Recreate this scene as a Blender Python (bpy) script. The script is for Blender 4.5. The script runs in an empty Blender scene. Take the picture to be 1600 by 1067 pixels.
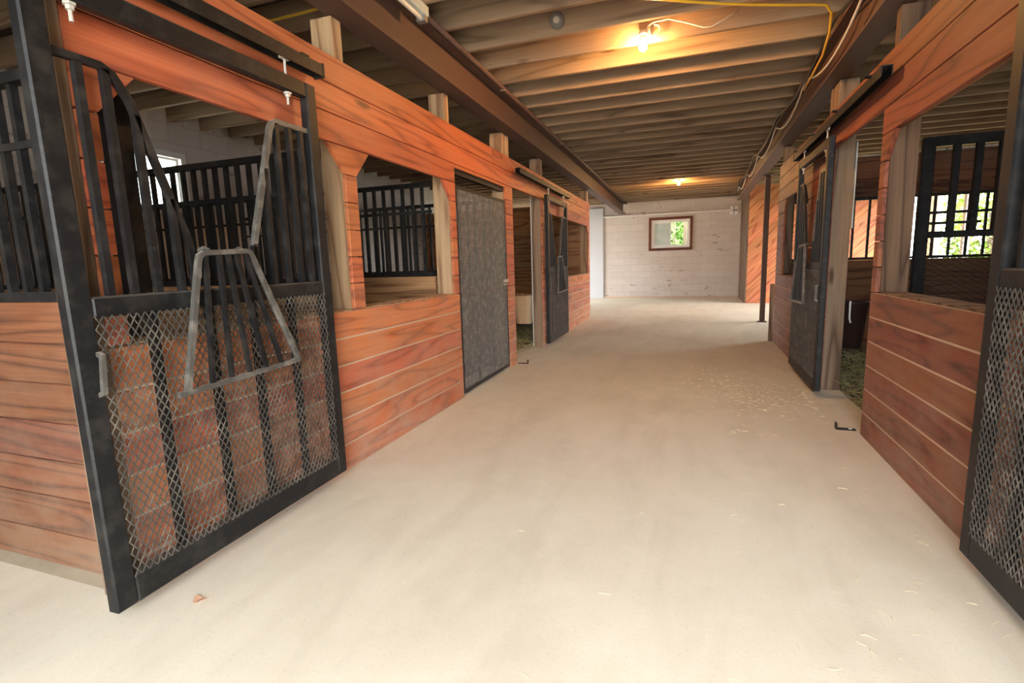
import bpy, bmesh, math, random
from mathutils import Vector, Matrix, Quaternion
random.seed(11)
PI = math.pi
SC = bpy.context.scene
COL = SC.collection

# ------------------------------------------------------------------ mesh helpers
class MB:
    """collects shapes, then links them as one mesh object"""
    def __init__(s): s.v = []; s.f = []
    def add(s, vs, fs):
        n = len(s.v); s.v += [tuple(v) for v in vs]; s.f += [tuple(i + n for i in f) for f in fs]
    def box(s, a, b):
        x0, y0, z0 = [min(a[i], b[i]) for i in range(3)]; x1, y1, z1 = [max(a[i], b[i]) for i in range(3)]
        s.add([(x0,y0,z0),(x1,y0,z0),(x1,y1,z0),(x0,y1,z0),(x0,y0,z1),(x1,y0,z1),(x1,y1,z1),(x0,y1,z1)],
              [(0,3,2,1),(4,5,6,7),(0,1,5,4),(1,2,6,5),(2,3,7,6),(3,0,4,7)]); return s
    def bar(s, p, q, w, h, up=(0,0,1)):
        p = Vector(p); q = Vector(q); t = (q - p).normalized(); up = Vector(up)
        if abs(t.dot(up)) > .98: up = Vector((0,1,0)) if abs(t.y) < .9 else Vector((1,0,0))
        a = t.cross(up).normalized(); b = a.cross(t).normalized(); vs = []
        for c in (p, q):
            for i, j in ((-1,-1),(1,-1),(1,1),(-1,1)): vs.append(c + a*(i*w/2) + b*(j*h/2))
        s.add(vs, [(0,1,2,3),(7,6,5,4),(0,4,5,1),(1,5,6,2),(2,6,7,3),(3,7,4,0)]); return s
    def tube(s, pts, r, n=8, closed=False):
        P = [Vector(p) for p in pts]; m = len(P); vs = []; fs = []; prev = None
        for i in range(m):
            a = P[(i-1) % m] if (closed or i > 0) else P[i]; b = P[(i+1) % m] if (closed or i < m-1) else P[i]
            t = (b - a).normalized()
            if prev is None:
                ref = Vector((0,0,1)) if abs(t.z) < .9 else Vector((1,0,0)); prev = t.cross(ref).normalized()
            prev = (prev - t*prev.dot(t)).normalized(); bi = t.cross(prev)
            rr = r[i] if isinstance(r, (list, tuple)) else r
            for k in range(n):
                an = 2*PI*k/n; vs.append(P[i] + prev*(math.cos(an)*rr) + bi*(math.sin(an)*rr))
        for i in range(m if closed else m-1):
            j = (i+1) % m
            for k in range(n):
                l = (k+1) % n; fs.append((i*n+k, i*n+l, j*n+l, j*n+k))
        if not closed: fs += [tuple(range(n-1,-1,-1)), tuple(range((m-1)*n, m*n))]
        s.add(vs, fs); return s
    def sqtube(s, pts, w, nrm=(0,1,0)):
        """square bar swept along a polyline lying in the plane whose normal is nrm, mitred at the bends"""
        P = [Vector(p) for p in pts]; N = Vector(nrm); vs = []; fs = []; m = len(P)
        for i in range(m):
            t0 = (P[i]-P[i-1]).normalized() if i > 0 else (P[1]-P[0]).normalized()
            t1 = (P[i+1]-P[i]).normalized() if i < m-1 else t0
            t = (t0 + t1).normalized(); k = 1/max(.4, t.dot(t0)); a = t.cross(N).normalized()*k
            for u, v in ((-1,-1),(1,-1),(1,1),(-1,1)): vs.append(P[i] + a*(u*w/2) + N*(v*w/2))
        for i in range(m-1):
            for k in range(4):
                l = (k+1) % 4; fs.append((i*4+k, i*4+l, i*4+4+l, i*4+4+k))
        fs += [(3,2,1,0), tuple(range((m-1)*4, m*4))]
        s.add(vs, fs); return s
    def prism(s, poly, axis, lo, hi):
        """2D polygon in the two other axes (in x,y,z order), extruded along axis"""
        n = len(poly); vs = []
        for c in (lo, hi):
            for a, b in poly:
                v = [a, b]; v.insert(axis, c); vs.append(v)
        s.add(vs, [tuple(range(n-1,-1,-1)), tuple(range(n, 2*n))] + [(i, (i+1) % n, n+(i+1) % n, n+i) for i in range(n)]); return s
    def lathe(s, prof, c=(0,0,0), n=24, axis=2, tilt=None):
        vs = []; fs = []; m = len(prof); c = Vector(c)
        for r, h in prof:
            for k in range(n):
                an = 2*PI*k/n; v = Vector((r*math.cos(an), r*math.sin(an), h))
                if axis == 1: v = Vector((v.x, v.z, -v.y))
                if tilt: v = tilt @ v
                vs.append(c + v)
        for i in range(m-1):
            for k in range(n):
                l = (k+1) % n; fs.append((i*n+k, i*n+l, i*n+n+l, i*n+n+k))
        s.add(vs, fs); return s
    def build(s, name, mat, parent=None, bevel=0, smooth=False):
        me = bpy.data.meshes.new(name); me.from_pydata(s.v, [], s.f)
        bm = bmesh.new(); bm.from_mesh(me); bmesh.ops.recalc_face_normals(bm, faces=bm.faces); bm.to_mesh(me); bm.free()
        o = bpy.data.objects.new(name, me); COL.objects.link(o)
        if mat: me.materials.append(mat)
        if parent is not None: o.parent = parent
        if bevel:
            b = o.modifiers.new('bevel', 'BEVEL'); b.width = bevel; b.segments = 1; b.limit_method = 'ANGLE'
        if smooth:
            for p in me.polygons: p.use_smooth = True
        return o

def tag(o, label=None, cat=None, group=None, kind=None):
    if label: o['label'] = label
    if cat: o['category'] = cat
    if group: o['group'] = group
    if kind: o['kind'] = kind
    return o
def thing(name, label, cat, loc=(0,0,0), rz=0, group=None):
    o = bpy.data.objects.new(name, None); COL.objects.link(o); o.empty_display_size = .1
    o.location = loc; o.rotation_euler = (0,0,rz); return tag(o, label, cat, group, 'thing')
def dup(root, loc, rz, label, group=None):
    r = root.copy(); COL.objects.link(r); r.location = loc; r.rotation_euler = (0,0,rz); r['label'] = label
    if group: r['group'] = group
    for ch in list(root.children):
        c = ch.copy(); COL.objects.link(c); c.parent = r
        for g in ch.children:
            d = g.copy(); COL.objects.link(d); d.parent = c
    return r

# ------------------------------------------------------------------ materials
def srgb(r, g, b):
    f = lambda c: (c/255/12.92) if c/255 <= .04045 else ((c/255+.055)/1.055)**2.4
    return (f(r), f(g), f(b), 1)
class NT:
    def __init__(s, name):
        s.m = bpy.data.materials.new(name); s.m.use_nodes = True; s.t = s.m.node_tree; s.n = s.t.nodes; s.L = s.t.links
        s.b = s.n['Principled BSDF']
    def node(s, typ, **kw):
        n = s.n.new(typ)
        for k, v in kw.items():
            if k in n.inputs.keys(): n.inputs[k].default_value = v
            else: setattr(n, k, v)
        return n
    def link(s, a, b): s.L.new(a, b)
    def math(s, op, a, b=None, clamp=False):
        n = s.n.new('ShaderNodeMath'); n.operation = op; n.use_clamp = clamp
        for i, x in enumerate((a, b)):
            if x is None: continue
            if isinstance(x, (int, float)): n.inputs[i].default_value = x
            else: s.link(x, n.inputs[i])
        return n.outputs[0]
    def mix(s, fac, a, b, blend='MIX'):
        n = s.n.new('ShaderNodeMix'); n.data_type = 'RGBA'; n.blend_type = blend
        for i, x in ((0, fac), (6, a), (7, b)):
            if isinstance(x, (int, float)): n.inputs[i].default_value = x
            elif isinstance(x, tuple): n.inputs[i].default_value = x
            else: s.link(x, n.inputs[i])
        return n.outputs[2]
    def ramp(s, fac, stops):
        n = s.n.new('ShaderNodeValToRGB'); e = n.color_ramp.elements
        while len(e) < len(stops): e.new(.5)
        for el, (p, c) in zip(e, stops): el.position = p; el.color = c if isinstance(c, tuple) else (c, c, c, 1)
        s.link(fac, n.inputs[0]); return n.outputs[0]
    def coords(s, scale=(1,1,1), island=0):
        tc = s.n.new('ShaderNodeTexCoord'); mp = s.n.new('ShaderNodeVectorMath'); mp.operation = 'MULTIPLY'
        s.link(tc.outputs['Object'], mp.inputs[0]); mp.inputs[1].default_value = scale
        if not island: return mp.outputs[0]
        g = s.n.new('ShaderNodeNewGeometry'); w = s.n.new('ShaderNodeTexWhiteNoise'); w.noise_dimensions = '1D'
        s.link(g.outputs['Random Per Island'], w.inputs['W'])
        a = s.n.new('ShaderNodeVectorMath'); a.operation = 'MULTIPLY_ADD'
        s.link(w.outputs['Color'], a.inputs[0]); a.inputs[1].default_value = (island, island, island); s.link(mp.outputs[0], a.inputs[2])
        return a.outputs[0]
    def noise(s, vec, scale, detail=2, rough=.5, dist=0):
        n = s.node('ShaderNodeTexNoise'); n.inputs['Scale'].default_value = scale; n.inputs['Detail'].default_value = detail
        n.inputs['Roughness'].default_value = rough; n.inputs['Distortion'].default_value = dist
        s.link(vec, n.inputs['Vector']); return n.outputs['Fac']
    def bump(s, h, strength=.3, dist=.01):
        n = s.n.new('ShaderNodeBump'); n.inputs['Strength'].default_value = strength; n.inputs['Distance'].default_value = dist
        s.link(h, n.inputs['Height']); s.link(n.outputs[0], s.b.inputs['Normal'])
    def out(s, col, rough=.6, metal=0, spec=.5):
        if isinstance(col, tuple): s.b.inputs['Base Color'].default_value = col
        else: s.link(col, s.b.inputs['Base Color'])
        if isinstance(rough, (int, float)): s.b.inputs['Roughness'].default_value = rough
        else: s.link(rough, s.b.inputs['Roughness'])
        s.b.inputs['Metallic'].default_value = metal; s.b.inputs['Specular IOR Level'].default_value = spec
        return s.m

def wood(name, axis, light, mid, dark, ring=7, rough=.6, dust=None, dustcol=srgb(170,155,140), var=.16, knot=srgb(70,38,26), spec=.3):
    """planed or rough boards: growth-ring contours stretched along the grain axis, fibres, knots, optional splashed dust"""
    t = NT(name)
    def sc(along, across):
        v = [across]*3; v[axis] = along; return tuple(v)
    v = t.coords(sc(.55, 6.0), 37)
    n = t.noise(v, 1.0, 1.5, .45, .35)
    r = t.math('PINGPONG', t.math('MULTIPLY', n, ring*2), 1.0)
    col = t.ramp(r, [(0, dark), (.22, mid), (.6, light), (1, light)])
    fib = t.noise(t.coords(sc(2.0, 150), 11), 1.0, 2, .6)
    col = t.mix(t.math('MULTIPLY', t.ramp(fib, [(.35, 1.0), (.6, 0.0)]), .35), col, dark)
    # knots
    kv = t.coords(sc(1.3, 5.0), 53)
    vo = t.n.new('ShaderNodeTexVoronoi'); vo.inputs['Scale'].default_value = 1.0; t.link(kv, vo.inputs['Vector'])
    sep = t.n.new('ShaderNodeSeparateColor'); t.link(vo.outputs['Color'], sep.inputs[0])
    k = t.math('MULTIPLY', t.ramp(vo.outputs['Distance'], [(.05, 1.0), (.13, 0.0)]), t.ramp(sep.outputs[0], [(.48, 0.0), (.5, 1.0)]))
    col = t.mix(t.math('MULTIPLY', k, .8), col, knot)
    # board to board variation
    g = t.n.new('ShaderNodeNewGeometry'); w = t.n.new('ShaderNodeTexWhiteNoise'); w.noise_dimensions = '1D'
    t.link(g.outputs['Random Per Island'], w.inputs['W'])
    hs = t.n.new('ShaderNodeHueSaturation'); t.link(col, hs.inputs['Color'])
    t.link(t.math('ADD', t.math('MULTIPLY', w.outputs['Value'], 2*var), 1-var), hs.inputs['Value'])
    sp2 = t.n.new('ShaderNodeSeparateColor'); t.link(w.outputs['Color'], sp2.inputs[0])
    t.link(t.math('ADD', t.math('MULTIPLY', sp2.outputs[1], .018), .491), hs.inputs['Hue'])
    col = hs.outputs[0]
    if dust:
        tc = t.n.new('ShaderNodeTexCoord'); sx = t.n.new('ShaderNodeSeparateXYZ'); t.link(tc.outputs['Object'], sx.inputs[0])
        hgt = t.math('SUBTRACT', 1.0, t.math('DIVIDE', sx.outputs[2], dust), True)
        pn = t.noise(t.coords((3,3,5)), 1.3, 5, .62)
        fac = t.math('MULTIPLY', t.math('ADD', t.math('MULTIPLY', hgt, .55), .12), t.ramp(pn, [(.3, 0.0), (.7, 1.0)]), True)
        fac = t.math('MULTIPLY', fac, 1.15, True)
        col = t.mix(fac, col, dustcol)
    t.bump(t.math('ADD', t.math('MULTIPLY', fib, .4), t.math('MULTIPLY', r, .3)), .25, .004)
    return t.out(col, rough, 0, spec)

def painted_steel(name, base, dustcol, rough=.42, amount=.5, spec=.5):
    t = NT(name)
    n1 = t.noise(t.coords((1,1,1)), 16, 6, .65); n2 = t.noise(t.coords((1,1,1)), 160, 2, .5)
    f = t.math('MULTIPLY', t.ramp(n1, [(.46, 0.0), (.72, 1.0)]), amount)
    f = t.math('ADD', f, t.math('MULTIPLY', t.ramp(n2, [(.66, 0.0), (.73, 1.0)]), .5*amount), True)
    g = t.n.new('ShaderNodeNewGeometry'); sx = t.n.new('ShaderNodeSeparateXYZ'); t.link(g.outputs['Normal'], sx.inputs[0])
    up = t.ramp(sx.outputs[2], [(.55, 0.0), (.9, 1.0)])          # settled dust on upward faces
    f = t.math('MAXIMUM', f, t.math('MULTIPLY', up, t.ramp(n1, [(.3, .45), (.6, .9)])))
    return t.out(t.mix(f, base, dustcol), t.math('ADD', t.math('MULTIPLY', f, .4), rough, True), 0, spec)

ORL, ORM, ORD = srgb(196,108,66), srgb(178,92,54), srgb(142,70,42)
M = {}
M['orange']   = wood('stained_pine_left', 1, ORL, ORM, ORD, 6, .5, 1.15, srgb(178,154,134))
M['orange_shaded']  = wood('stained_pine_right_shaded', 1, srgb(144,80,54), srgb(130,68,46), srgb(94,46,31), 6, .55, 1.1, srgb(150,126,110))  # same stain as the left, darkened for the dimmer right side
M['side']     = wood('stained_partition', 0, srgb(128,76,52), srgb(108,60,40), srgb(72,38,26), 8, .6, 1.0, srgb(146,122,102))
M['inner']    = wood('raw_partition', 0, srgb(176,130,92), srgb(158,112,78), srgb(112,74,50), 6, .7)
M['innerY']   = wood('raw_boards_side', 1, srgb(166,124,90), srgb(146,106,76), srgb(104,72,50), 6, .7)
M['darkpart'] = wood('dark_partition', 0, srgb(112,78,60), srgb(96,64,50), srgb(62,40,32), 6, .7)
M['post']     = wood('raw_post', 2, srgb(186,156,120), srgb(170,138,104), srgb(132,100,72), 4, .75, None, var=.08, knot=srgb(96,66,44))
M['postgrey'] = wood('weathered_post', 2, srgb(146,124,102), srgb(128,106,86), srgb(88,70,56), 4, .8, None, var=.08)
M['postdark'] = wood('dark_weathered_post', 2, srgb(116,92,72), srgb(102,80,62), srgb(68,50,38), 4, .8, None, var=.08)
M['joist']    = wood('ceiling_joist_wood', 0, srgb(150,128,104), srgb(140,118,95), srgb(112,92,73), 3, .85, None, var=.14)
M['deck']     = wood('subfloor_wood', 0, srgb(84,72,60), srgb(74,63,52), srgb(56,47,38), 5, .85, None, var=.15)
M['trimwood'] = wood('brown_trim_wood', 0, srgb(108,62,44), srgb(96,52,38), srgb(70,38,28), 5, .6)
M['diag']     = wood('diagonal_boards', 0, srgb(200,128,88), srgb(184,110,72), srgb(140,76,48), 6, .55)
M['steel']    = painted_steel('black_painted_steel', srgb(20,20,22), srgb(110,104,95), .5, .16, .3)
M['meshsteel']= painted_steel('dusty_mesh_steel', srgb(66,63,59), srgb(150,140,126), .5, .5)
M['doormesh'] = painted_steel('grey_wire_mesh', srgb(96,95,92), srgb(172,166,155), .5, .7)
M['yoke']     = painted_steel('worn_grey_steel', srgb(74,72,68), srgb(160,152,140), .45, .5)
M['gate']     = painted_steel('matt_black_gate_steel', srgb(14,14,16), srgb(100,94,86), .7, .08, .12)
M['beam']     = painted_steel('red_oxide_steel', srgb(82,56,47), srgb(112,92,80), .6, .35)
M['zinc']     = painted_steel('zinc_hardware', srgb(190,186,178), srgb(150,140,126), .35, .3)
M['pale']     = painted_steel('pale_strip_metal', srgb(196,206,202), srgb(160,156,146), .5, .25)

def concrete():
    t = NT('dusty_concrete'); v = t.coords((1,1,1))
    a = t.noise(v, .55, 5, .6, .3); b = t.noise(v, 7, 6, .65); c = t.noise(t.coords((2.5,.6,1)), 1.6, 4, .6, .6)
    col = t.ramp(a, [(.3, srgb(206,196,175)), (.5, srgb(219,210,190)), (.72, srgb(229,221,203))])
    col = t.mix(t.math('MULTIPLY', t.ramp(c, [(.45, 0.0), (.7, 1.0)]), .28), col, srgb(186,175,154))
    col = t.mix(t.math('MULTIPLY', t.ramp(b, [(.48, 0.0), (.72, 1.0)]), .22), col, srgb(233,226,208))
    fine = t.noise(v, 90, 3, .6)
    col = t.mix(t.math('MULTIPLY', t.ramp(fine, [(.55, 0.0), (.75, 1.0)]), .18), col, srgb(140,126,108))
    t.bump(t.math('ADD', b, t.math('MULTIPLY', fine, .3)), .2, .006)
    return t.out(col, .75, 0, .25)
M['concrete'] = concrete()
def blockwall(name, axis):
    t = NT(name); tc = t.n.new('ShaderNodeTexCoord'); sx = t.n.new('ShaderNodeSeparateXYZ'); t.link(tc.outputs['Object'], sx.inputs[0])
    cb = t.n.new('ShaderNodeCombineXYZ'); t.link(sx.outputs[axis], cb.inputs[0]); t.link(sx.outputs[2], cb.inputs[1])
    br = t.n.new('ShaderNodeTexBrick'); t.link(cb.outputs[0], br.inputs['Vector'])
    br.inputs['Scale'].default_value = 1; br.inputs['Brick Width'].default_value = .40; br.inputs['Row Height'].default_value = .20
    br.inputs['Mortar Size'].default_value = .006; br.inputs['Mortar Smooth'].default_value = .3
    br.inputs['Color1'].default_value = srgb(202,193,185); br.inputs['Color2'].default_value = srgb(194,185,177); br.inputs['Mortar'].default_value = srgb(182,172,164)
    v = t.coords((1,1,1)); s = t.noise(v, 1.1, 6, .62)
    col = t.mix(t.math('MULTIPLY', t.ramp(s, [(.45, 0.0), (.75, 1.0)]), .35), br.outputs['Color'], srgb(176,160,148))
    sv = [2.2, 2.2, 5.5]; fl = t.noise(t.coords(tuple(sv)), 1.7, 5, .62)
    low = t.ramp(sx.outputs[2], [(0.0, 1.0), (1.0, 1.0)])
    big = t.noise(t.coords((.6,.6,1.2)), 1.0, 2, .5)
    mort = t.math('MULTIPLY', t.math('MULTIPLY', t.ramp(fl, [(.60, 0.0), (.64, 1.0)]), t.ramp(big, [(.5, 0.0), (.56, 1.0)])), .6)
    col = t.mix(mort, col, srgb(128,114,104))                       # flaked paint
    t.bump(t.math('SUBTRACT', t.math('MULTIPLY', s, .5), t.math('MULTIPLY', br.outputs['Fac'], 1.0)), .4, .01)
    return t.out(col, .8, 0, .2)
M['blockX'] = blockwall('painted_block_back', 0)
M['blockY'] = blockwall('painted_block_side', 1)
def plain(name, c, rough=.6, metal=0, spec=.5, nscale=20, amt=.15):
    t = NT(name); n = t.noise(t.coords((1,1,1)), nscale, 4, .6)
    d = (c[0]*.65, c[1]*.65, c[2]*.65, 1)
    return t.out(t.mix(t.math('MULTIPLY', t.ramp(n, [(.4, 0.0), (.75, 1.0)]), amt*2), c, d), rough, metal, spec)
M['vinyl']  = plain('white_vinyl', srgb(226,226,222), .4)
M['tub']    = plain('tan_plastic', srgb(214,180,140), .5)
M['black']  = plain('black_rubber', srgb(26,25,26), .6)
M['bucket'] = plain('dark_brown_plastic', srgb(58,42,40), .4)
M['yellow'] = plain('yellow_cord', srgb(214,168,40), .5)
M['white']  = plain('white_cable', srgb(206,200,190), .5)
M['greycab']= plain('grey_cable', srgb(120,112,106), .6)
M['porcelain'] = plain('porcelain', srgb(232,226,214), .3)
M['dirt']   = plain('packed_dirt', srgb(112,96,76), .95, nscale=5, amt=.35)
M['ledge']  = plain('dusty_ledge', srgb(158,144,122), .95, nscale=8, amt=.25)
M['straw']  = plain('straw', srgb(224,212,172), .7, nscale=3, amt=.25)
M['hay']    = plain('green_hay', srgb(176,170,118), .8, nscale=6, amt=.4)
M['dust']   = plain('packed_dust', srgb(196,172,148), .9, nscale=4, amt=.15)
M['leafred']= plain('dry_leaf', srgb(205,160,132), .7)
M['plaster']= plain('white_panel', srgb(188,189,192), .7, nscale=3, amt=.06)
M['galv']   = plain('galvanised_plate', srgb(150,148,144), .45, .6)
M['paleplank'] = wood('pale_plank', 2, srgb(222,212,196), srgb(210,198,180), srgb(180,164,144), 4, .7)
M['bark']   = plain('bark', srgb(92,76,60), .9, nscale=12, amt=.4)
M['leaf']   = plain('leaf_green', srgb(84,112,40), .6, nscale=2, amt=.35)
M['leafy']  = plain('leaf_yellow_green', srgb(122,142,52), .6, nscale=2, amt=.3)
M['grass']  = plain('lawn', srgb(76,98,42), .9, nscale=3, amt=.3)
M['gravel'] = plain('pale_yard', srgb(190,180,164), .9, nscale=4, amt=.12)
def glass():
    t = NT('window_glass'); b = t.b
    b.inputs['Base Color'].default_value = (.95,.98,.97,1); b.inputs['Roughness'].default_value = .02
    b.inputs['Transmission Weight'].default_value = 1.0; b.inputs['IOR'].default_value = 1.05
    return t.m
M['glass'] = glass()
def dirty_glass():
    t = NT('dirty_glass'); tr = t.n.new('ShaderNodeBsdfTransparent'); mx = t.n.new('ShaderNodeMixShader')
    n = t.noise(t.coords((1,1,1)), 5, 5, .6)
    t.out(t.mix(t.ramp(n, [(.35, 0.0), (.7, 1.0)]), srgb(176,190,184), srgb(206,212,206)), .5)
    t.link(t.math('ADD', t.math('MULTIPLY', n, .1), .84), mx.inputs[0]); t.link(tr.outputs[0], mx.inputs[1]); t.link(t.b.outputs[0], mx.inputs[2])
    t.link(mx.outputs[0], t.n['Material Output'].inputs['Surface']); return t.m
M['dirtyglass'] = dirty_glass()
def emit(name, c, s):
    t = NT(name); t.b.inputs['Base Color'].default_value = c; t.b.inputs['Emission Color'].default_value = c; t.b.inputs['Emission Strength'].default_value = s
    return t.m
M['bulb'] = emit('glowing_bulb', (1, .50, .16, 1), 2000)

# ------------------------------------------------------------------ camera (18 mm, slight pitch down and roll)
H = 1.15
R = ((0.943402, 0.330329, -0.029601), (0.022067, -0.151577, -0.988199), (-0.330918, 0.931615, -0.150288))  # rows: right, down, forward
cam = bpy.data.cameras.new('camera'); cam.lens = 18.02; cam.sensor_width = 36; cam.sensor_fit = 'HORIZONTAL'; cam.clip_start = .02
co = bpy.data.objects.new('camera', cam); COL.objects.link(co)
co.matrix_world = Matrix(((R[0][0], -R[1][0], -R[2][0], 0), (R[0][1], -R[1][1], -R[2][1], 0), (R[0][2], -R[1][2], -R[2][2], H), (0,0,0,1)))
SC.camera = co

# ------------------------------------------------------------------ frames of the two aisle walls
K = .015                                    # the left row stands a hair off square
LX, RXW = -1.85, 1.03
LO = (LX + K*2.3, 0, 0)
def Lp(d, u, z=0):                          # point of the left wall's frame (d into the aisle, u along it)
    c, s = math.cos(K), math.sin(K); return (LO[0] + c*d - s*u, s*d + c*u, z)
ROW = .152; TH = .025

def siding(mb, u0, u1, openings, dx, rows=15, z0=0, breaks=(), sgn=1, gap=.0022):
    """tongue-and-groove rows; openings = (ua, ub, zlo, zhi, chamfer). boards are separate islands of one mesh"""
    def piece(a0, a1, b0, b1, za, zb):      # bottom a0..b0, top a1..b1
        if b0 - a0 < .004 and b1 - a1 < .004: return
        g = .0042 if (rows == 15 and za < .9) else gap
        poly = [(a0+g*.5, za+g), (b0-g*.5, za+g), (b1-g*.5, zb-g), (a1+g*.5, zb-g)]
        n = len(mb.v); lo, hi = (dx, dx - sgn*TH)
        mb.prism(poly, 0, lo, hi)
    for r in range(rows):
        za, zb = z0 + r*ROW, z0 + (r+1)*ROW
        ops = sorted([o for o in openings if o[2] < zb - .01 and o[3] > za + .01])
        cur0 = cur1 = u0
        for (ua, ub, zl, zh, ch) in ops:
            top = abs(zh - zb) < .012
            c = ch if (top and ch) else 0
            piece(cur0, cur1, ua, ua + c, za, zb); cur0, cur1 = ub, ub - c
            if zh < zb - .012: piece(ua, ua, ub, ub, zh, zb)
        segs = [u0] + [b for b in breaks[r % len(breaks)] if not ops] + [u1] if breaks else [u0, u1]
        if ops: piece(cur0, cur1, u1, u1, za, zb)
        else:
            for a, b in zip(segs[:-1], segs[1:]): piece(a, a, b, b, za, zb)

# ------------------------------------------------------------------ LEFT WALL
wl = bpy.data.objects.new('wall_left', None); COL.objects.link(wl); wl.location = LO; wl.rotation_euler = (0,0,K); tag(wl, kind='structure',
    label='orange stained plank wall with window openings along the left of the aisle')
WZ = 12*ROW
opsL = [(1.22,2.51,.912,WZ,.14), (2.62,3.90,.912,WZ,.14), (3.99,5.27,0,1.945,0), (5.50,6.75,0,1.985,0), (7.05,10.20,.912,WZ,.14)]
mb = MB(); siding(mb, 1.145, 10.37, opsL, 0, breaks=((4.4,8.6),(5.3,),(3.1,7.2),(6.1,),(4.9,9.0)))
mb.build('siding', M['orange'], wl, bevel=.003)
mb = MB()
for (a, b) in ((1.146,3.985), (5.275,5.495), (6.755,10.365)): mb.box((-.0025,a,.001),(-.020,b,.908))
mb.build('groove_dust', M['dust'], wl)
mb = MB(); siding(mb, -.6, 1.110, [(-1,1.0,0,1.985,0),(1.0,1.2,0,1.985,0)], 0)
mb.build('header_siding', M['orange'], wl, bevel=.003)
MB().box((0,1.112,0),(-.165,1.1445,2.505)).build('end_post', M['postgrey'], wl, bevel=.003)
POSTS_L = [(1.146,1.215), (2.522,2.608), (3.906,3.984), (5.278,5.36), (5.41,5.492), (6.755,6.89), (10.21,10.34)]
for (a, b) in POSTS_L:
    o = MB().box((-TH-.001, a, 0), (-.165, b, 2.505)).build('post', M['postgrey'] if 6.7 < a < 6.8 else M['post'], wl, bevel=.004)
# sills and inner lining of the half walls, header back boards
for (a, b) in ((1.216,2.521), (2.609,3.905), (6.891,10.209)):
    MB().box((-.027,a,.885), (-.165,b,.915)).build('sill', M['post'], wl, bevel=.003)
    mb = MB(); siding(mb, a, b, [], -.140, rows=5); mb.build('inner_lining', M['innerY'], wl)
for (a, b) in ((1.216,2.521), (2.609,3.905)):
    MB().box((-.027,a,1.84), (-.06,b,2.26)).build('header_backing', M['innerY'], wl)
MB().box((-.027,3.986,1.905), (-.07,5.276,1.955)).build('lintel_plate', M['steel'], wl)
MB().box((-.152,6.7535,.0),(-.164,6.745,2.05)).build('edge_strip', M['pale'], wl)['label'] = 'pale strip for the lit back edge of the post'  # pale strip stands for light on the post's back edge

# ------------------------------------------------------------------ RIGHT WALL (mirror frame: d into the aisle is -x)
wr = bpy.data.objects.new('wall_right', None); COL.objects.link(wr); wr.location = (RXW,0,0); tag(wr, kind='structure',
    label='shade-darkened reddish plank wall with openings along the right of the aisle')
opsR = [(2.05,3.63,.912,WZ,.14), (3.71,4.90,0,1.985,0), (5.75,7.17,.912,WZ,.14)]
mb = MB(); siding(mb, .9, 7.65, opsR, 0, breaks=((3.62,6.0),(5.1,),(4.3,)), sgn=-1); mb.build('siding', M['orange_shaded'], wr, bevel=.003)
mb = MB()
for (a, b) in ((.905,3.705), (4.905,7.645)): mb.box((.0025,a,.001),(.020,b,.908))
mb.build('groove_dust', M['dust'], wr)
for (a, b) in ((1.92,2.03), (3.636,3.706), (4.925,5.2), (7.52,7.63)):
    MB().box((TH+.001, a, 0), (.165, b, 2.505)).build('post', M['postdark'] if 3 < a < 4 else M['postgrey'], wr, bevel=.004)
for (a, b) in ((2.032,3.634), (5.202,7.518)):
    MB().box((.027,a,.885), (.165,b,.915)).build('sill', M['postgrey'], wr, bevel=.003)
    mb = MB(); siding(mb, a, b, [], .140, rows=5, sgn=-1); mb.build('inner_lining', M['innerY'], wr)
MB().box((.027,2.032,1.84), (.06,3.634,2.26)).build('header_backing', M['innerY'], wr)
MB().box((.166,4.935,1.35), (.176,4.905,2.02)).build('edge_strip', M['pale'], wr)['label'] = 'pale strip for the lit back edge of the post'

# ------------------------------------------------------------------ floor, outer walls, ceiling
fl = MB().box((-5.6,-6,-.15), (4.75,16.2,0)).build('floor', M['concrete']); tag(fl, kind='structure', label='dusty beige concrete floor')
tag(MB().box((-5.55,1.225,.0005),(-2.20,10.25,.004)).build('floor_left_stalls', M['dirt']), kind='structure', label='dark dirt floor of the left stalls, added to cut bounce light')  # dark floor slabs, added to cut bounce light onto the stall ceilings
tag(MB().box((1.20,-1.75,.0005),(4.70,7.6,.004)).build('floor_right_stalls', M['dirt']), kind='structure', label='dark dirt floor of the right stalls, added to cut bounce light')
def wall_y(name, x0, x1, y0, y1, z1, holes, mat, label):
    """wall running along y with rectangular holes (ya, yb, za, zb)"""
    mb = MB(); cur = y0
    for (ya, yb, za, zb) in sorted(holes):
        mb.box((x0,cur,0),(x1,ya,z1))
        if za > 0: mb.box((x0,ya,0),(x1,yb,za))
        if zb < z1: mb.box((x0,ya,zb),(x1,yb,z1))
        cur = yb
    mb.box((x0,cur,0),(x1,y1,z1)); o = mb.build(name, mat); return tag(o, kind='structure', label=label)
wall_y('wall_left_outer', -5.75, -5.55, -1.95, 16.0, 3.0, [(3.3,4.58,1.82,2.50), (13.5,15.3,0,2.3)], M['blockY'], 'white painted block outer wall behind the left stalls')
wall_y('wall_right_outer', 4.70, 4.85, -1.95, 14.0, 3.0, [(10.1,13.7,.25,2.5)], M['innerY'], 'board outer wall behind the right stalls')
tag(MB().box((-5.75,-1.95,0),(-.8,-1.75,3.0)).box((1.7,-1.95,0),(4.85,-1.75,3.0)).box((-.8,-1.95,2.7),(1.7,-1.75,3.0)).build('wall_front_unseen', M['blockX']), kind='structure', label='unseen front wall added to shape daylight, with the wide barn door opening')  # unseen wall, added and sized to shape the daylight from behind
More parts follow.
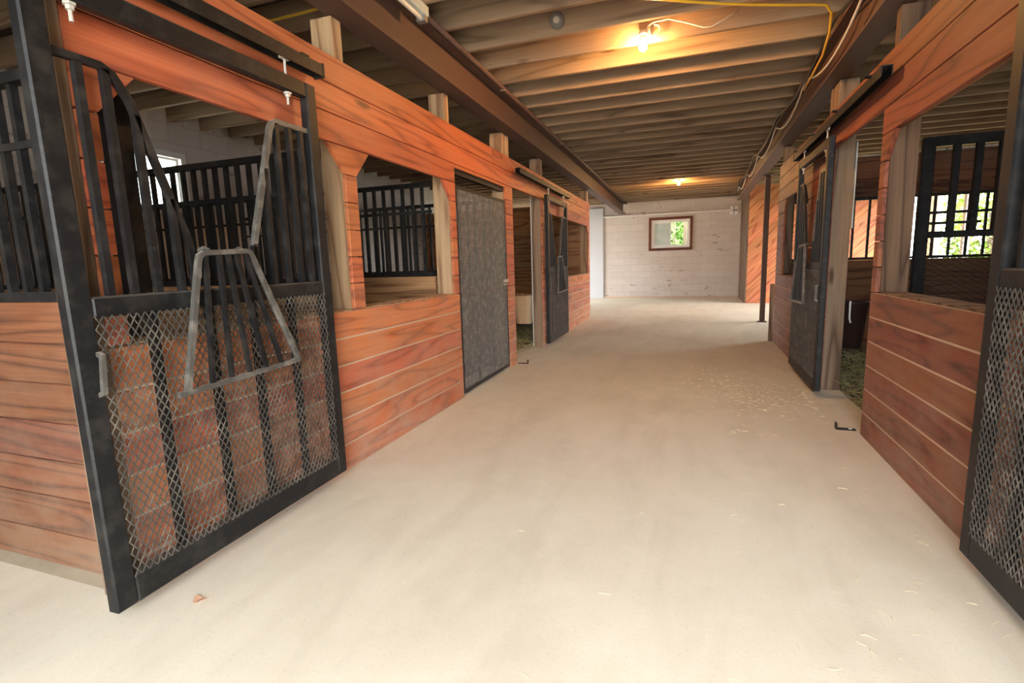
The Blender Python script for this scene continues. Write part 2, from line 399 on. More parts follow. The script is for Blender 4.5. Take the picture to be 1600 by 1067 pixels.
# back wall with the small window
mb = MB(); wx0, wx1, wz0, wz1 = -1.20, -.12, 1.47, 2.28
mb.box((-5.75,16,0),(wx0,16.2,3.04)); mb.box((wx1,16,0),(1.5,16.2,3.04)); mb.box((wx0,16,0),(wx1,16.2,wz0)); mb.box((wx0,16,wz1),(wx1,16.2,3.04))
tag(mb.build('wall_back', M['blockX']), kind='structure', label='white painted block wall with flaking paint at the far end')
# smooth white panel on its left end
tag(MB().box((-5.5,15.955,.0),(-2.62,15.995,2.72)).build('trim_1', M['plaster']), kind='structure', label='smooth white panelled section at the left of the far wall')
tag(MB().box((-2.6,15.93,2.44),(1.02,15.99,2.465)).build('trim_2', M['vinyl']), kind='structure', label='thin ledge strip across the far wall above the window')
tag(MB().box((-2.6,15.96,0),(1.21,15.995,.05)).build('baseboard_back', M['dust']), kind='structure', label='dusty strip at the foot of the far white wall')
# room corner with diagonal boards
wd = bpy.data.objects.new('wall_back_room', None); COL.objects.link(wd); wd.location = (1.25,14,0); tag(wd, kind='structure', label='orange diagonal board wall beside the far white wall')
def clip_poly(poly, a, b, c):               # keep a*x+b*y<=c
    out = []
    for i in range(len(poly)):
        p, q = poly[i], poly[(i+1) % len(poly)]; dp, dq = a*p[0]+b*p[1]-c, a*q[0]+b*q[1]-c
        if dp <= 0: out.append(p)
        if dp*dq < 0:
            t = dp/(dp-dq); out.append((p[0]+t*(q[0]-p[0]), p[1]+t*(q[1]-p[1])))
    return out
mb = MB(); n = 0; BW = .14
for k in range(-25, 40):
    lo, hi = k*BW+.002, (k+1)*BW-.002; s2 = math.sqrt(.5)
    p = [(0,0),(3.3,0),(3.3,3.0),(0,3.0)]
    p = clip_poly(p, -s2, s2, hi); p = clip_poly(p, s2, -s2, -lo)
    if len(p) > 2: mb.prism([((a+b)*s2, (b-a)*s2) for a, b in p], 1, 0, .03)
dg = mb.build('diagonal_boards', M['diag'], wd)
dg.rotation_euler = (0,-PI/4,0)
MB().box((0,.031,0),(3.3,.12,3.0)).build('backing', M['innerY'], wd)
MB().box((-.03,-.004,0),(-.001,2.0,3.0)).build('side_boards', M['postdark'], wd)
# ceiling: plank deck, joists
ce = bpy.data.objects.new('ceiling', None); COL.objects.link(ce); ce.location = (0,0,3.02); tag(ce, kind='structure', label='open ceiling of rough joists under a plank deck')
mb = MB(); y = -1.6
while y < 16.2:
    mb.box((-5.75,y+.002,0),(4.85,y+.150,.03)); y += .152
mb.build('deck', M['deck'], ce)
k = -15
while True:
    yb = 4.85 + .406*k; k += 1
    if yb > 16: break
    MB().box((-5.55,yb-.042,-.205),(4.70,yb,-.001)).build('joist', M['joist'], ce, bevel=.004)
JZ = 3.02-.205                               # underside of the joists

# ------------------------------------------------------------------ steel beams and post
def ibeam(name, label, loc, rz, y0, y1, w=.17, z0=2.51, z1=2.812):
    o = thing(name, label, 'beam', loc, rz)
    t = .018
    MB().box((-w/2,y0,z0),(w/2,y1,z0+t)).build('bottom_flange', M['beam'], o)
    MB().box((-w/2,y0,z1-t),(w/2,y1,z1)).build('top_flange', M['beam'], o)
    MB().box((-.008,y0,z0+t),(.008,y1,z1-t)).build('web', M['beam'], o)
    return o
ibeam('steel_beam', 'brown steel beam over the left plank wall', Lp(.03,0), K, -1.6, 15.9)
ibeam('steel_beam', 'dark steel beam over the right plank wall, cables hung along it', (1.04,0,0), 0, -1.6, 14.0)
o = thing('steel_post', 'thin dark steel post standing free beyond the right plank wall', 'post', (1.16,9.96,0))
MB().box((-.04,-.04,.012),(.04,.04,2.495)).build('shaft', M['beam'], o); MB().box((-.075,-.075,0),(.075,.075,.012)).build('base_plate', M['beam'], o)
MB().box((-.075,-.075,2.495),(.075,.075,2.509)).build('top_plate', M['beam'], o)
o = thing('steel_post', 'dark post inside the first left stall window', 'post', Lp(-.23,1.43))
MB().box((-.035,-.035,0),(.035,.035,2.8)).build('shaft', M['steel'], o)
MB().box((-.041,-.041,.9),(.041,.041,1.02)).build('strap', M['yoke'], o)

# ------------------------------------------------------------------ expanded metal and doors
def expanded(mb, w0, w1, z0, z1, pw, pz, d0, sw=.0036, sd=.0035, wob=0):
    """diamond mesh of mirrored zig-zag strands in the (w, z) plane at depth d0"""
    n = max(1, round((w1-w0)/pw)); pw = (w1-w0)/n; m = max(2, round((z1-z0)/(pz/2))); hz = (z1-z0)/m
    for j in range(n):
        for mir in (0, 1):
            vs = []; fs = []
            for i in range(m+1):
                side = (i + mir) % 2
                x = w0 + (j + (0 if mir == 0 else 1))*pw + (pw/2 if mir == 0 else -pw/2)*((i) % 2)
                zz = z0 + i*hz; dd = d0 + wob*math.sin(x*9+zz*7)
                for a, b in ((-1,-1),(1,-1),(1,1),(-1,1)): vs.append((x + a*sw/2, dd + b*sd/2, zz))
                if i:
                    for q in range(4):
                        l = (q+1) % 4; fs.append(((i-1)*4+q, (i-1)*4+l, i*4+l, i*4+q))
            mb.add(vs, fs)
    return mb

def make_door(name, label, group):
    """sliding stall door, 1.215 wide; local x = across, y = out into the aisle, z = up"""
    W = .6075; zb, zt = .055, 2.03; s = .07; th = .045
    o = thing(name, label, 'door', group=group)
    MB().box((-W,-th/2,zb),(-W+s,th/2,zt)).build('stile', M['steel'], o, bevel=.006)
    MB().box((W-s,-th/2,zb),(W,th/2,zt)).build('stile', M['steel'], o, bevel=.006)
    MB().box((-W+s,-th/2,zt-s),(W-s,th/2,zt)).build('top_rail', M['steel'], o, bevel=.006)
    MB().box((-W+s,-th/2,1.022),(W-s,th/2,1.088)).build('middle_rail', M['steel'], o, bevel=.006)
    MB().box((-W+s,-th/2,zb),(W-s,th/2,zb+.10)).build('bottom_rail', M['steel'], o, bevel=.006)
    e = W - s
    # w = +x is the side nearer the camera on the left wall
    MB().sqtube([(e,0,1.803),(.40,0,1.803),(.365,0,1.785),(.32,0,1.72),(.163,0,1.262)], .022).build('yoke_frame', M['steel'], o)
    MB().sqtube([(-.142,0,1.255),(-.298,0,1.765),(-.315,0,1.795),(-.34,0,1.808),(-e,0,1.808)], .022).build('yoke_frame', M['yoke'], o)
    # vertical bars
    for x in (.467, .388, .305, .215, .125, .035, -.055, -.145, -.245, -.335, -.415, -.49):
        if x > .36: zt_ = 1.795
        elif x > .163: zt_ = 1.262 + (x-.163)/(.32-.163)*(1.72-1.262)
        elif x > -.142: zt_ = 1.255 if False else None
        elif x > -.298: zt_ = 1.255 + (-.142-x)/(.298-.142)*(1.765-1.255)
        else: zt_ = 1.80
        if zt_ is None: continue
        MB().box((x-.011,-.011,1.087),(x+.011,.011,zt_)).build('bar', M['steel'], o)
    # V-bottom sill joining the two diagonals down to the rail
    MB().sqtube([(.163,0,1.262),(.160,0,1.088)], .022).build('yoke_stub', M['steel'], o); MB().sqtube([(-.142,0,1.255),(-.140,0,1.088)], .022).build('yoke_stub', M['steel'], o)
    # mesh panel with stiffeners
    expanded(MB(), -e-.004, e+.004, .150, 1.028, .0265, .042, .0255).build('mesh_panel', M['meshsteel'], o)
    for x in (.345, .115, -.10, -.325):
        MB().box((x-.014,-.012,.152),(x+.014,.012,1.024)).build('stiffener', M['steel'], o)
    # yoke folded down over the mesh
    yk = MB().sqtube([(.305,.075,.728),(.178,.05,1.19),(.170,.05,1.212),(.150,.05,1.224),(-.045,.05,1.232),(-.066,.05,1.226),(-.078,.05,1.205),(-.262,.075,.742)], .019, (0,1,.06)).build('folding_yoke', M['yoke'], o)
    MB().sqtube([(.34,.076,.727),(-.262,.076,.742)], .019, (0,1,.06)).build('bottom_bar', M['yoke'], yk)
    for xt, xb in ((.145,.200),(.085,.112),(.045,.022),(.005,-.066),(-.040,-.156)):
        MB().bar((xt,.051,1.222),(xb,.076,.738),.016,.016).build('bar', M['steel'], yk)
    for x in (.13, -.03): MB().tube([(x,.0,1.235),(x,.03,1.245),(x,.055,1.235)], .006, 6).build('hinge', M['yoke'], yk)
    # handle and hangers
    MB().sqtube([(.545,.022,.912),(.545,.04,.905),(.555,.04,.79),(.555,.022,.782)], .014, (1,0,0)).build('handle', M['yoke'], o)
    for x in (.46, -.435):
        h = MB().tube([(x,0,zt-.125),(x,0,zt+.075)], .006, 8)
        h.build('hanger_bolt', M['zinc'], o)
        MB().lathe([(.0,zt-.092),(.012,zt-.092),(.012,zt-.080),(.018,zt-.079),(.018,zt-.072),(0,zt-.072)], (x,0,0), 6).build('nut', M['zinc'], o)
        MB().box((x-.025,-.010,zt+.070),(x+.025,.010,zt+.092)).build('roller', M['zinc'], o)
    return o
DG = 'black sliding stall doors'
d0 = make_door('sliding_stall_door', 'black mesh sliding stall door at the left front, hung before the first window', DG)
d0.location = Lp(.062, 1.605); d0.rotation_euler = (0,.0042,-PI/2+K)
dup(d0, Lp(.075,7.27), -PI/2+K, 'black sliding stall door farther along the left wall, beyond the open doorway', DG)
d1 = dup(d0, (RXW-.062,1.585,0), PI/2, 'black mesh sliding door cut off by the right edge of the photo', DG)
d2 = dup(d0, (RXW-.066,5.22,0), PI/2, 'black sliding stall door on the right wall beyond its open doorway', DG)
for ch in list(d2.children) + list(d1.children):
    if ch.name.startswith('handle'): ch.location = (-1.10, 0, 0)
for ch in list(d1.children):                 # no drop yoke on this one
    if ch.name.startswith('folding_yoke'):
        for g in list(ch.children): bpy.data.objects.remove(g)
        bpy.data.objects.remove(ch)

def track(label, loc, rz, y0, y1, z):
    o = thing('door_track', label, 'door track', loc, rz, 'sliding door tracks')
    MB().box((-.028,y0,z-.0),(.028,y1,z+.006)).box((-.028,y0,z-.05),(-.022,y1,z)).box((.022,y0,z-.05),(.028,y1,z)).build('rail', M['steel'], o)
    y = y0 + .2
    while y < y1: MB().box((-.056,y-.025,z+.0065),(.030,y+.025,z+.013)).build('bracket', M['steel'], o); y += .75
    MB().box((-.03,y1,z-.055),(.03,y1+.012,z+.012)).build('end_stop', M['steel'], o)
    return o
track('black sliding door track over the left front door', Lp(.058,0), K, -.3, 2.27, 2.15)
track('black door track over the far left sliding door', Lp(.075,0), K, 5.48, 8.05, 2.17)
track('black door track high on the right wall over the open doorway', (RXW-.062,0,0), 0, 3.49, 6.1, 2.15)
track('black door track above the door cut off by the right edge', (RXW-.062,0,0), 0, -.3, 2.2, 2.15)

# hinged mesh door in the third bay
o = thing('mesh_door', 'full height dark wire mesh door closed in the left wall', 'door', Lp(-.018,4.63), K)
zt = 1.812
for y0, y1, nm in ((-.628,-.598,'stile'), (.598,.628,'stile')): MB().box((-.014,y0,.03),(.014,y1,zt)).build(nm, M['steel'], o, bevel=.004)
for z0, z1, nm in ((.03,.06,'bottom_rail'), (zt-.03,zt,'top_rail'), (.885,.915,'middle_rail')): MB().box((-.014,-.598,z0),(.014,.598,z1)).build(nm, M['steel'] if nm != 'middle_rail' else M['yoke'], o, bevel=.003)
def mesh_yz(y0, y1, z0, z1, pw, pz, d, sw=.004):
    m = expanded(MB(), y0, y1, z0, z1, pw, pz, d, sw); m.v = [(v[1], v[0], v[2]) for v in m.v]; return m
mesh_yz(-.60,.60,.05,.892,.024,.030,.010,.0065).build('mesh_panel', M['doormesh'], o)
mesh_yz(-.60,.60,.908,zt-.02,.024,.030,.010,.0065).build('mesh_panel', M['doormesh'], o)
for y in (-.2, .2): MB().box((-.012,y-.012,.06),(.004,y+.012,zt-.03)).build('stiffener', M['steel'], o)
lt = MB().box((.0145,.50,.955),(.026,.628,.985)).build('latch', M['zinc'], o)
MB().box((.0145,.50,.925),(.024,.60,.937)).build('latch_bolt', M['zinc'], lt)
for z in (.25, 1.55): MB().tube([(.016,-.628,z-.05),(.016,-.628,z+.05)], .012, 8).build('hinge', M['steel'], o)

# ------------------------------------------------------------------ stall partitions
def partition(label, y, x0, x1, mat, ztop=1.84, zmid=1.60, group='barred stall partitions', rows=7, step=.092, solid_below=1.064, top_boards=None, post=True):
    o = thing('stall_partition', label, 'partition', (x0, y, 0), 0, group)
    L = x1 - x0; mb = MB(); r = 0; z = 0; mb.box((.001,-.012,.003),(L-.001,.012,solid_below-.003))
    while z < solid_below - .01:
        zz = min(z + ROW, solid_below); mb.box((0,-.02,z+.002),(L,.02,zz-.002)); z = zz
    mb.build('kickboards', mat, o, bevel=.003)
    MB().box((0,-.02,solid_below),(L,.02,1.098)).build('bottom_rail', M['steel'], o)
    MB().box((0,-.02,ztop-.035),(L,.02,ztop)).build('top_rail', M['steel'], o)
    if zmid: MB().box((0,-.022,zmid-.012),(L,-.0125,zmid+.012)).build('middle_rail', M['steel'], o)
    n = int(L/step)
    for i in range(1, n):
        x = i*L/n; MB().box((x-.012,-.012,1.0975),(x+.012,.012,ztop-.034)).build('bar', M['steel'], o)
    if top_boards:
        mb = MB(); z = ztop
        while z < top_boards - .02:
            zz = min(z + ROW, top_boards); mb.box((0,-.02,z+.002),(L,.02,zz-.002)); z = zz
        mb.build('upper_boards', mat, o)
        MB().box((0,-.026,top_boards),(L,.026,top_boards+.02)).build('bright_gap_strip', M['paleplank'], o)  # pale strip standing in for the bright gap over the boards
    return o
XE = -5.545
partition('barred stall partition with stained kickboards behind the left front door edge', 1.20, XE, -2.03, M['side'])
partition('barred stall partition seen through the first left window', 2.565, XE, -2.045, M['inner'])
partition('barred stall partition seen through the second left window', 3.945, XE, -2.07, M['inner'])
partition('barred stall partition behind the full height mesh door', 5.33, XE, -2.09, M['darkpart'])
# solid board partition closing the last left stall
o = thing('stall_partition', 'solid brown board partition closing the far left stall', 'partition', (XE,10.27,0))
mb = MB()
mb.box((.001,-.014,.002),(3.399,.014,2.277))
for r in range(15): mb.box((0,-.02,r*ROW+.001),(3.40,.02,(r+1)*ROW-.001))
mb.build('boards', M['inner'], o); MB().box((1.6,-.05,0),(1.7,-.021,2.27)).build('batten', M['darkpart'], o)
# right side
partition('barred end partition with dark boards and a pale strip drawn for the bright gap above, behind the right stall', 7.60, 1.205, 4.69, M['darkpart'], ztop=1.83, zmid=None, group='barred stall partitions right', step=.16, top_boards=2.31)
# steel gate between the right stalls
o = thing('stall_gate', 'dark barred and mesh gate seen through the right window opening', 'gate', (1.225,3.69,0))
gw = 1.25
for x0, x1 in ((0,.06), (gw-.06,gw)): MB().box((x0,-.02,.05),(x1,.02,1.79)).build('stile', M['gate'], o, bevel=.004)
MB().box((.06,-.02,1.74),(gw-.06,.02,1.79)).build('top_rail', M['gate'], o); MB().box((.06,-.02,1.225),(gw-.06,.02,1.262)).build('middle_rail', M['gate'], o)
MB().box((.06,-.02,.05),(gw-.06,.02,.11)).build('bottom_rail', M['gate'], o)
for i in range(1, 11): MB().box((.06+i*.104-.016,-.014,1.262),(.06+i*.104+.016,.014,1.74)).build('bar', M['gate'], o)
MB().box((.06,-.022,1.36),(.62,-.0145,1.375)).build('cross_bar', M['gate'], o); MB().box((.06,-.022,1.30),(.30,-.0145,1.315)).build('cross_bar', M['gate'], o)
MB().box((.60,-.012,.11),(.63,.012,1.225)).build('stiffener', M['gate'], o)
m = expanded(MB(), .05, gw-.05, .10, 1.235, .052, .030, -.017, .0035); m.build('mesh_panel', M['gate'], o)
o = thing('stall_partition', 'board partition beyond the dark gate between the right stalls', 'partition', (2.50,3.69,0))
mb = MB()
mb.box((.001,-.014,.002),(2.188,.014,1.82))
for r in range(12): mb.box((0,-.02,r*ROW+.002),(2.19,.02,(r+1)*ROW-.002))
mb.build('boards', M['darkpart'], o)
MB().box((0,-.04,0),(.08,-.021,1.82)).build('batten', M['darkpart'], o)
o = tag(MB().box((.982,7.655,0),(1.03,7.72,.775)).build('kick_board', M['postgrey'], bevel=.004), 'low upright board at the far end of the right plank wall', 'board')

# ------------------------------------------------------------------ windows
def slider(name, label, x0, x1, z0, z1, loc, rz, trim=True):
    w = bpy.data.objects.new(name, None); COL.objects.link(w); w.location = loc; w.rotation_euler = (0,0,rz); tag(w, kind='structure', label=label)
    def ring(mb, a0, a1, b0, b1, t, y0, y1):
        mb.box((a0,y0,b0),(a1,y1,b0+t)); mb.box((a0,y0,b1-t),(a1,y1,b1)); mb.box((a0,y0,b0+t),(a0+t,y1,b1-t)); mb.box((a1-t,y0,b0+t),(a1,y1,b1-t)); return mb
    if trim: ring(MB(), x0-.075, x1+.075, z0-.075, z1+.075, .075, -.03, -.001).build('trim', M['trimwood'], w)
    ring(MB(), x0+.001, x1-.001, z0+.001, z1-.001, .06, .0, .11).build('frame', M['vinyl'], w)
    xm = (x0+x1)/2
    s1 = ring(MB(), x0+.06, xm+.02, z0+.06, z1-.06, .035, .03, .055).build('sash', M['vinyl'], w)
    MB().box((x0+.095,.040,z0+.095),(xm-.015,.045,z1-.095)).build('pane', M['dirtyglass'], s1)
    s2 = ring(MB(), xm-.02, x1-.06, z0+.06, z1-.06, .022, .06, .085).build('sash', M['vinyl'], w)
    MB().box((xm+.002,.070,z0+.082),(x1-.082,.074,z1-.082)).build('pane', M['glass'], s2)
    return w
slider('window_1', 'small white sliding window in brown wood trim in the far wall', wx0, wx1, wz0, wz1, (0,16,0), 0)
slider('window_2', 'white framed sliding window in the outer wall of the left stalls', -.64, .64, 1.82, 2.50, (-5.55,3.94,0), PI/2, False)
# white junction box at the right end of the far wall
o = thing('wall_box', 'small white electrical box high at the right of the far white wall', 'box', (1.03,15.998,2.44))
MB().box((-.10,-.05,-.11),(.10,0,.11)).build('body', M['vinyl'], o, bevel=.008); MB().box((-.085,-.058,-.02),(.085,-.051,.02)).build('slot', M['greycab'], o)
for z in (-.10,.025): MB().box((-.012,-.058,z),(.012,-.051,z+.075)).build('rib', M['greycab'], o)

# ------------------------------------------------------------------ bulbs, cords and fixtures
def bulb(label, x, yj, z):
    """porcelain socket bracketed to the front face of a joist, bare bulb hanging below it"""
    o = thing('light_bulb', label, 'light bulb', (x, yj, z), 0, 'bare ceiling bulbs')
    MB().lathe([(0,.105),(.034,.105),(.034,.085),(.024,.080),(.022,.045),(0,.045)], (0,-.035,0), 20).build('socket', M['porcelain'], o)
    MB().box((-.03,-.034,.106),(.03,-.0005,.13)).build('bracket', M['galv'], o)
    MB().lathe([(0,.044),(.013,.044),(.014,.032),(.026,.016),(.031,-.002),(.027,-.020),(.013,-.031),(0,-.033)], (0,-.035,0), 20).build('glass', M['bulb'], o, smooth=True)
    return o
b1 = bulb('glowing bare bulb on the near ceiling joist', -.405, 4.402-.0005, 2.775)
dup(b1, (-.345, 4.85+18*.406-.0425, 2.755), 0, 'glowing bare bulb far down the aisle above the small window')

def sag(p, q, n=14, s=.05):
    p, q = Vector(p), Vector(q); return [p.lerp(q, i/n) - Vector((0,0,s*4*(i/n)*(1-i/n))) for i in range(n+1)]
# yellow cord under the joists then along the right beam
pts = sag((-4.2,2.86,2.805),(-2.25,2.98,2.805),10,.03) + [Vector((-2.05,3.0,2.845)), Vector((-1.55,3.07,2.845)), Vector((-1.42,3.11,2.805))] + sag((-1.35,3.13,2.80),(-.3,3.68,2.80),10,.01) + sag((-.3,3.68,2.80),(.72,4.20,2.80),10,.015)[1:] + [Vector(p) for p in ((.80,4.24,2.80),(.845,4.30,2.77),(.87,4.45,2.70),(.90,4.80,2.66),(.915,5.2,2.66),(.918,5.6,2.64))]
tag(MB().tube(pts, .008, 6).build('extension_cord', M['yellow'], smooth=True), 'yellow extension cord strung across under the ceiling joists', 'cord')
random.seed(4)
pts = []; y = 2.0; 
while y < 13.6:
    ph = (y % 1.9)/1.9; pts.append((.947 + .0005*random.random(), y, 2.79 - .17*4*ph*(1-ph) - .02)); y += .19
tag(MB().tube(pts, .009, 6).build('cable', M['white'], smooth=True), 'pale cable looping along the face of the right steel beam', 'cable')
pts = []; y = 2.0
while y < 13.8:
    ph = ((y+.7) % 2.6)/2.6; pts.append((.900 + .01*random.random(), y, 2.80 - .12*4*ph*(1-ph))); y += .2
tag(MB().tube(pts, .012, 6).build('cable', M['black'], smooth=True), 'thick black cable slung under the joists beside the right beam', 'cable')
# cable loop by the near bulb
yl = 4.85-.406-.048
pts = [(-.352,yl,2.85),(-.36,yl,2.90),(-.33,yl,2.935)]
for i in range(9):
    a = PI*.5 - i*2*PI/8; pts.append((-.33+.055*math.cos(a), yl-.004*i, 2.88+.055*math.sin(a)))
pts += [(-.22,yl-.02,2.945),(-.10,yl-.02,2.90),(.03,yl-.02,2.845),(.09,yl-.02,2.84),(.18,yl-.02,2.875),(.27,yl-.02,2.925)]
tag(MB().tube(pts, .006, 6).build('cable', M['white'], smooth=True), 'thin looped wire on the joist beside the near glowing bulb', 'cable')
# round box on a joist
o = thing('junction_box', 'round grey junction box on a ceiling joist near the front', 'junction box', (-.985,4.038-.0425,2.90))
MB().lathe([(0,-.045),(.050,-.045),(.054,-.040),(.054,0),(0,0)], (0,0,0), 24, 1).build('body', M['galv'], o)
MB().lathe([(0,-.062),(.020,-.060),(.026,-.0455),(0,-.0455)], (0,0,0), 16, 1).build('knob', M['porcelain'], o)
# strip fixture beside the left beam
o = thing('strip_light', 'pale unlit strip light beside the left steel beam', 'strip light', Lp(.165,0), K)
MB().box((-.04,1.6,2.75),(.04,3.25,JZ-.002)).build('housing', M['pale'], o, bevel=.006)
MB().tube([(0,1.65,2.735),(0,3.2,2.735)], .014, 10).build('tube', M['vinyl'], o)
for y in (1.605,3.20): MB().box((-.03,y,2.715),(.03,y+.045,2.7495)).build('end_holder', M['galv'], o)
o = thing('conduit_pipe', 'brown pipe running under the joists along the left steel beam', 'pipe', Lp(.150,0), K)
MB().tube([(0,3.3,JZ-.022),(0,15.8,JZ-.022)], .020, 10).build('pipe', M['beam'], o, smooth=True)
for y in (4.84, 7.27, 9.7, 12.1, 14.6): MB().box((-.026,y-.012,JZ-.046),(.026,y+.012,JZ-.0435)).build('clip', M['zinc'], o)

# ------------------------------------------------------------------ things in the stalls and on the floor
o = thing('feed_tub', 'tan feed tub hung in the open doorway of the far left stall', 'feed tub', (-2.292,7.04,.27))
def tubprof(mb, s, z0, z1, a0, a1):
    n = 14; vs = []; fs = []
    for z, a in ((z0,a0),(z1,a1)):
        for k in range(n):
            an = 2*PI*k/n; c, q = math.cos(an), math.sin(an)
            vs.append((a*math.copysign(abs(c)**.6, c), a*.8*math.copysign(abs(q)**.6, q), z))
    for k in range(n): l = (k+1) % n; fs.append((k, l, n+l, n+k))
    fs.append(tuple(range(n-1,-1,-1))); mb.add(vs, fs); return mb
tubprof(MB(), 1, .02, .26, .115, .155).build('body', M['tub'], o); tubprof(MB(), 1, .262, .42, .158, .185).build('upper_body', M['tub'], o)
tubprof(MB(), 1, .0, .0195, .118, .118).build('bottom_rim', M['black'], o)
tubprof(MB(), 1, .421, .445, .195, .195).build('top_rim', M['innerY'], o)
MB().box((.165,-.10,.30),(.19,.10,.36)).build('bracket', M['steel'], o)
o = thing('feed_bucket', 'dark bucket with a pale handle inside the right stall doorway', 'bucket', (1.36,5.42,.30))
MB().lathe([(0,0),(.10,0),(.135,.40),(.145,.405),(.145,.42),(.128,.42),(.095,.012),(0,.012)], (0,0,0), 24).build('body', M['bucket'], o, smooth=True)
MB().tube([(-.04,-.135,.43),(-.045,-.155,.40),(-.045,-.157,.28),(-.03,-.14,.24)], .008, 6).build('handle', M['vinyl'], o)
MB().box((-.176,-.03,.36),(-.1455,.03,.42)).build('hook', M['steel'], o)

def blades(name, mat, n, region, zmax, ln, label, cat, w=.003, flat=False):
    mb = MB()
    for _ in range(n):
        x, y, z = region(); a = random.random()*2*PI; l = ln*(.5+random.random()); e = 0 if flat else random.uniform(-.3,.9)
        dx, dy, dz = math.cos(a)*math.cos(e)*l, math.sin(a)*math.cos(e)*l, abs(math.sin(e))*l
        bx, by = -math.sin(a)*l*random.uniform(-.25,.25), math.cos(a)*l*random.uniform(-.25,.25)
        p = [(x,y,z), (x+dx*.5+bx, y+dy*.5+by, z+dz*.6+.001), (x+dx, y+dy, z+dz)]
        mb.tube(p, [w*.5, w*.5, w*.3], 3)
    return tag(mb.build(name, mat), label, cat, kind='stuff')
random.seed(7)
blades('hay', M['hay'], 2600, lambda: (lambda p: (p[0], p[1], .004+random.random()*.10*max(0,1-((p[0]-1.75)/.6)**2)))((random.uniform(1.2,2.4), random.uniform(3.95,6.4))), .1, .10, 'loose green hay on the floor inside the right stall doorway', 'hay', .004)
blades('hay', M['hay'], 2600, lambda: (lambda p: Lp(p[0], p[1], .004+random.random()*.08))((random.uniform(-1.5,-.12), random.uniform(5.56,8.6))), .1, .10, 'loose green hay on the floor inside the far left doorway', 'hay', .004)
def floorspot():
    if random.random() < .45: x, y = random.gauss(.55,.3), random.gauss(4.6,.35)
    elif random.random() < .55: x, y = random.gauss(.55,.35), random.uniform(.7,7)
    else: x, y = random.uniform(-1.6,.9), random.uniform(.6,9)
    return (min(max(x,-1.6),.9), y, .002)
blades('straw', M['straw'], 650, floorspot, .01, .028, 'scattered bits of straw on the concrete aisle floor', 'straw', .0022, True)
def door_stop(label, loc, rz):
    o = thing('door_guide', label, 'door guide', loc, rz, 'door guides on the floor')
    MB().box((-.11,-.02,0),(.0,.02,.006)).box((-.116,-.02,0),(-.11,.02,.045)).build('bracket', M['black'], o)
    MB().lathe([(0,.0065),(.012,.0065),(.010,.014),(0,.016)], (-.03,0,0), 8).build('bolt', M['zinc'], o)
door_stop('black floor guide bracket at the right doorway corner', (RXW-.001,3.80,0), 0)
door_stop('black floor guide bracket at the far left doorway', Lp(.001,5.55), PI+K)
# dry leaf by the near left door
mb = MB(); pr = []
for i in range(12):
    a = 2*PI*i/12; r = .024*(1+.25*math.sin(3*a)); pr.append((r*math.cos(a), r*.7*math.sin(a)))
vs = [(x, y, .004+.012*abs(x)/.05) for x, y in pr] + [(0,0,.003)]
mb.add(vs, [(i, (i+1) % 12, 12) for i in range(12)]); lf = mb.build('dry_leaf', M['leafred']); lf.location = (-1.63,1.19,0)
sm = lf.modifiers.new('solid', 'SOLIDIFY'); sm.thickness = .0015; tag(lf, 'small reddish dry leaf on the floor by the left front door', 'leaf')
# dusty threshold under the first left partition
tag(MB().prism([(1.135,0),(1.215,0),(1.215,.022),(1.175,.014)], 0, XE, -2.03).build('trim_3', M['ledge']), kind='structure', label='dusty concrete ledge under the left front partition')

# ------------------------------------------------------------------ outside: yard, trees
tag(MB().box((-40,16.21,-.3),(40,60,-.16)).build('ground', M['grass']), kind='structure', label='green lawn beyond the far wall')
tag(MB().box((4.86,-6,-.3),(40,16.2,-.16)).build('ground', M['grass']), kind='structure', label='green lawn beyond the right wall')
tag(MB().box((-40,-6,-.3),(-5.76,16.2,-.16)).build('ground', M['gravel']), kind='structure', label='pale yard beyond the left wall')
tag(MB().box((-40,-30,-.3),(40,-6.01,-.16)).build('ground', M['gravel']), kind='structure', label='pale yard before the barn')
def tree(label, x, y, h, r, mat, n=1500, trunk=.09):
    o = thing('tree', label, 'tree', (x,y,-.16), 0, 'trees outside the barn')
    MB().tube([(0,0,0),(.05,.02,h*.4),(0,.06,h*.8)], [trunk, trunk*.8, trunk*.4], 8).build('trunk', M['bark'], o, smooth=True)
    mb = MB()
    for _ in range(n):
        while True:
            a, b, c = [random.uniform(-1,1) for _ in range(3)]
            if .25 < a*a+b*b+c*c < 1: break
        k = 1 + .25*math.sin(5*a+3*b); p = Vector((a*r*k, b*r*k, h*.55 + c*h*.45*k))
        q = Quaternion((random.uniform(-1,1),random.uniform(-1,1),random.uniform(-1,1)), random.random()*6) if False else Quaternion(Vector((random.uniform(-1,1),random.uniform(-1,1),random.uniform(-1,1))).normalized(), random.random()*6)
        l = random.uniform(.07,.14)*(1 if h < 6 else 2.2)
        mb.add([p + q @ Vector(v) for v in ((-l,0,0),(0,-l*.45,.01),(l,0,0),(0,l*.45,.01))], [(0,1,2,3)])
    mb.build('foliage', mat, o)
random.seed(21)
tree('bright green tree outside the far window', -.75, 21, 4.2, 1.4, M['leaf'], 1500)
tree('yellow green tree beyond the far wall, right of the window', 3.2, 23.5, 5, 1.5, M['leafy'], 1500)
tree('tall dense tree far beyond the far window', -1.2, 28, 7, 3.0, M['leaf'], 5000)
tree('bushy green tree outside the right opening', 9.2, 21.6, 4.5, 1.6, M['leafy'], 2200)
tree('darker green tree outside the right opening behind the gate bars', 14.2, 25, 5, 2.2, M['leaf'], 1800)
tree('low yellow green tree beyond the right opening', 7.4, 17.3, 3.2, 1.2, M['leafy'], 1500)
tree('green tree on the lawn beyond the right opening', 13.6, 19.5, 4.5, 2.2, M['leaf'], 1800)
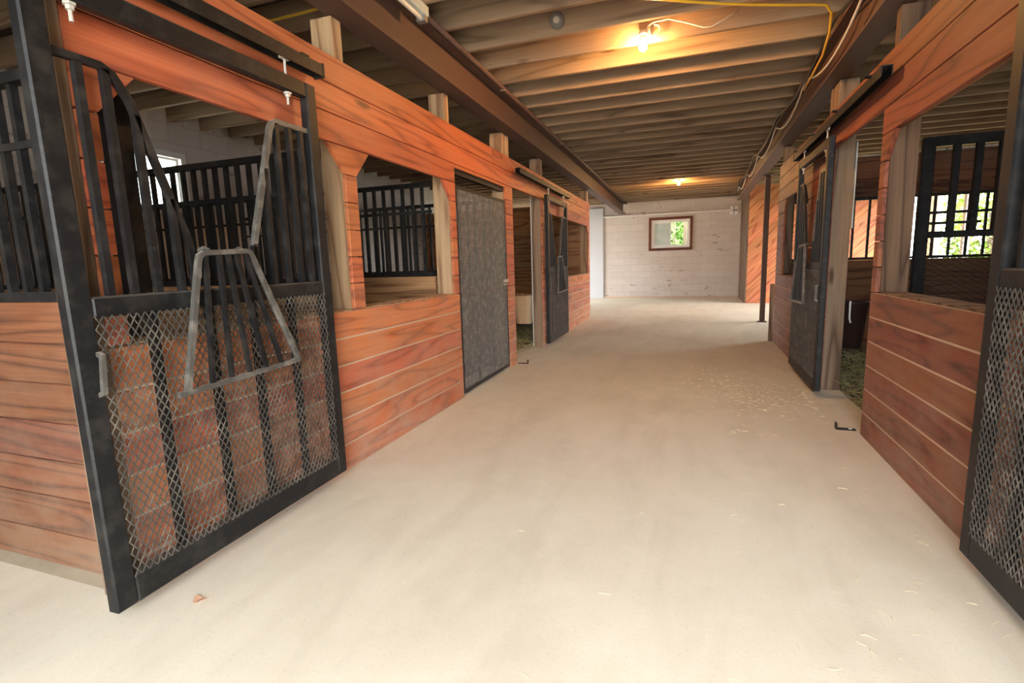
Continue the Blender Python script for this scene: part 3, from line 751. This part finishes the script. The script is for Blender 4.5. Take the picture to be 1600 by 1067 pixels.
o = thing('yard_post', 'grey post outside the far window', 'post', (-.28,17.6,-.16)); MB().box((-.05,-.05,0),(.05,.05,3.2)).build('shaft', M['bark'], o); MB().box((-.065,-.065,3.2),(.065,.065,3.23)).build('cap', M['bark'], o)
o = thing('rail_fence', 'dark rail outside the far window', 'fence', (-.6,17.0,-.16)); MB().box((-1.2,-.04,1.52),(1.2,.04,1.66)).build('rail', M['black'], o); MB().box((-1.1,-.03,0),(-1.0,.03,1.5195)).build('upright', M['black'], o); MB().box((1.0,-.03,0),(1.1,.03,1.5195)).build('upright', M['black'], o)
for yy in (13.25, 12.0, 10.9):
    o = tag(MB().box((4.72,yy-.06,.255),(4.82,yy+.06,2.495)).build('pale_upright', M['paleplank'], bevel=.004), 'pale upright plank in the bright opening beyond the right stalls, %s' % {13.25:'leftmost in the photo',12.0:'middle one',10.9:'rightmost in the photo'}[yy], 'plank', 'pale uprights in the right opening')

# ------------------------------------------------------------------ light: sky through the open barn end and openings, two bulbs
w = bpy.data.worlds.new('world'); SC.world = w; w.use_nodes = True
bg = w.node_tree.nodes['Background']; bg.inputs[0].default_value = (.93,.97,1.0,1); bg.inputs[1].default_value = 22.0
def area(name, loc, rot, sx, sy, e, c, portal=False):
    l = bpy.data.lights.new(name, 'AREA'); l.shape = 'RECTANGLE'; l.size = sx; l.size_y = sy; l.energy = e; l.color = c
    if portal: l.cycles.is_portal = True
    o = bpy.data.objects.new(name, l); COL.objects.link(o); o.location = loc; o.rotation_euler = rot; return o
area('daylight_through_barn_door', (.45,-1.85,1.35), (-PI/2,0,0), 2.5, 2.7, 0, (1,1,1), True)
area('portal_stall_window', (-5.65,3.94,2.16), (0,-PI/2,0), .7, 1.3, 0, (1,1,1), True)
area('portal_left_opening', (-5.6,14.4,1.15), (0,-PI/2,0), 2.3, 1.8, 0, (1,1,1), True)
area('portal_right_opening', (4.8,11.9,1.4), (0,PI/2,0), 2.3, 3.6, 0, (1,1,1), True)

SC.view_settings.view_transform = 'Standard'; SC.view_settings.look = 'None'; SC.view_settings.exposure = 0.15; SC.view_settings.gamma = 1
SC.view_settings.use_curve_mapping = False
SC.cycles.max_bounces = 8; SC.cycles.diffuse_bounces = 5; SC.cycles.transparent_max_bounces = 12
SC.cycles.sample_clamp_indirect = 6
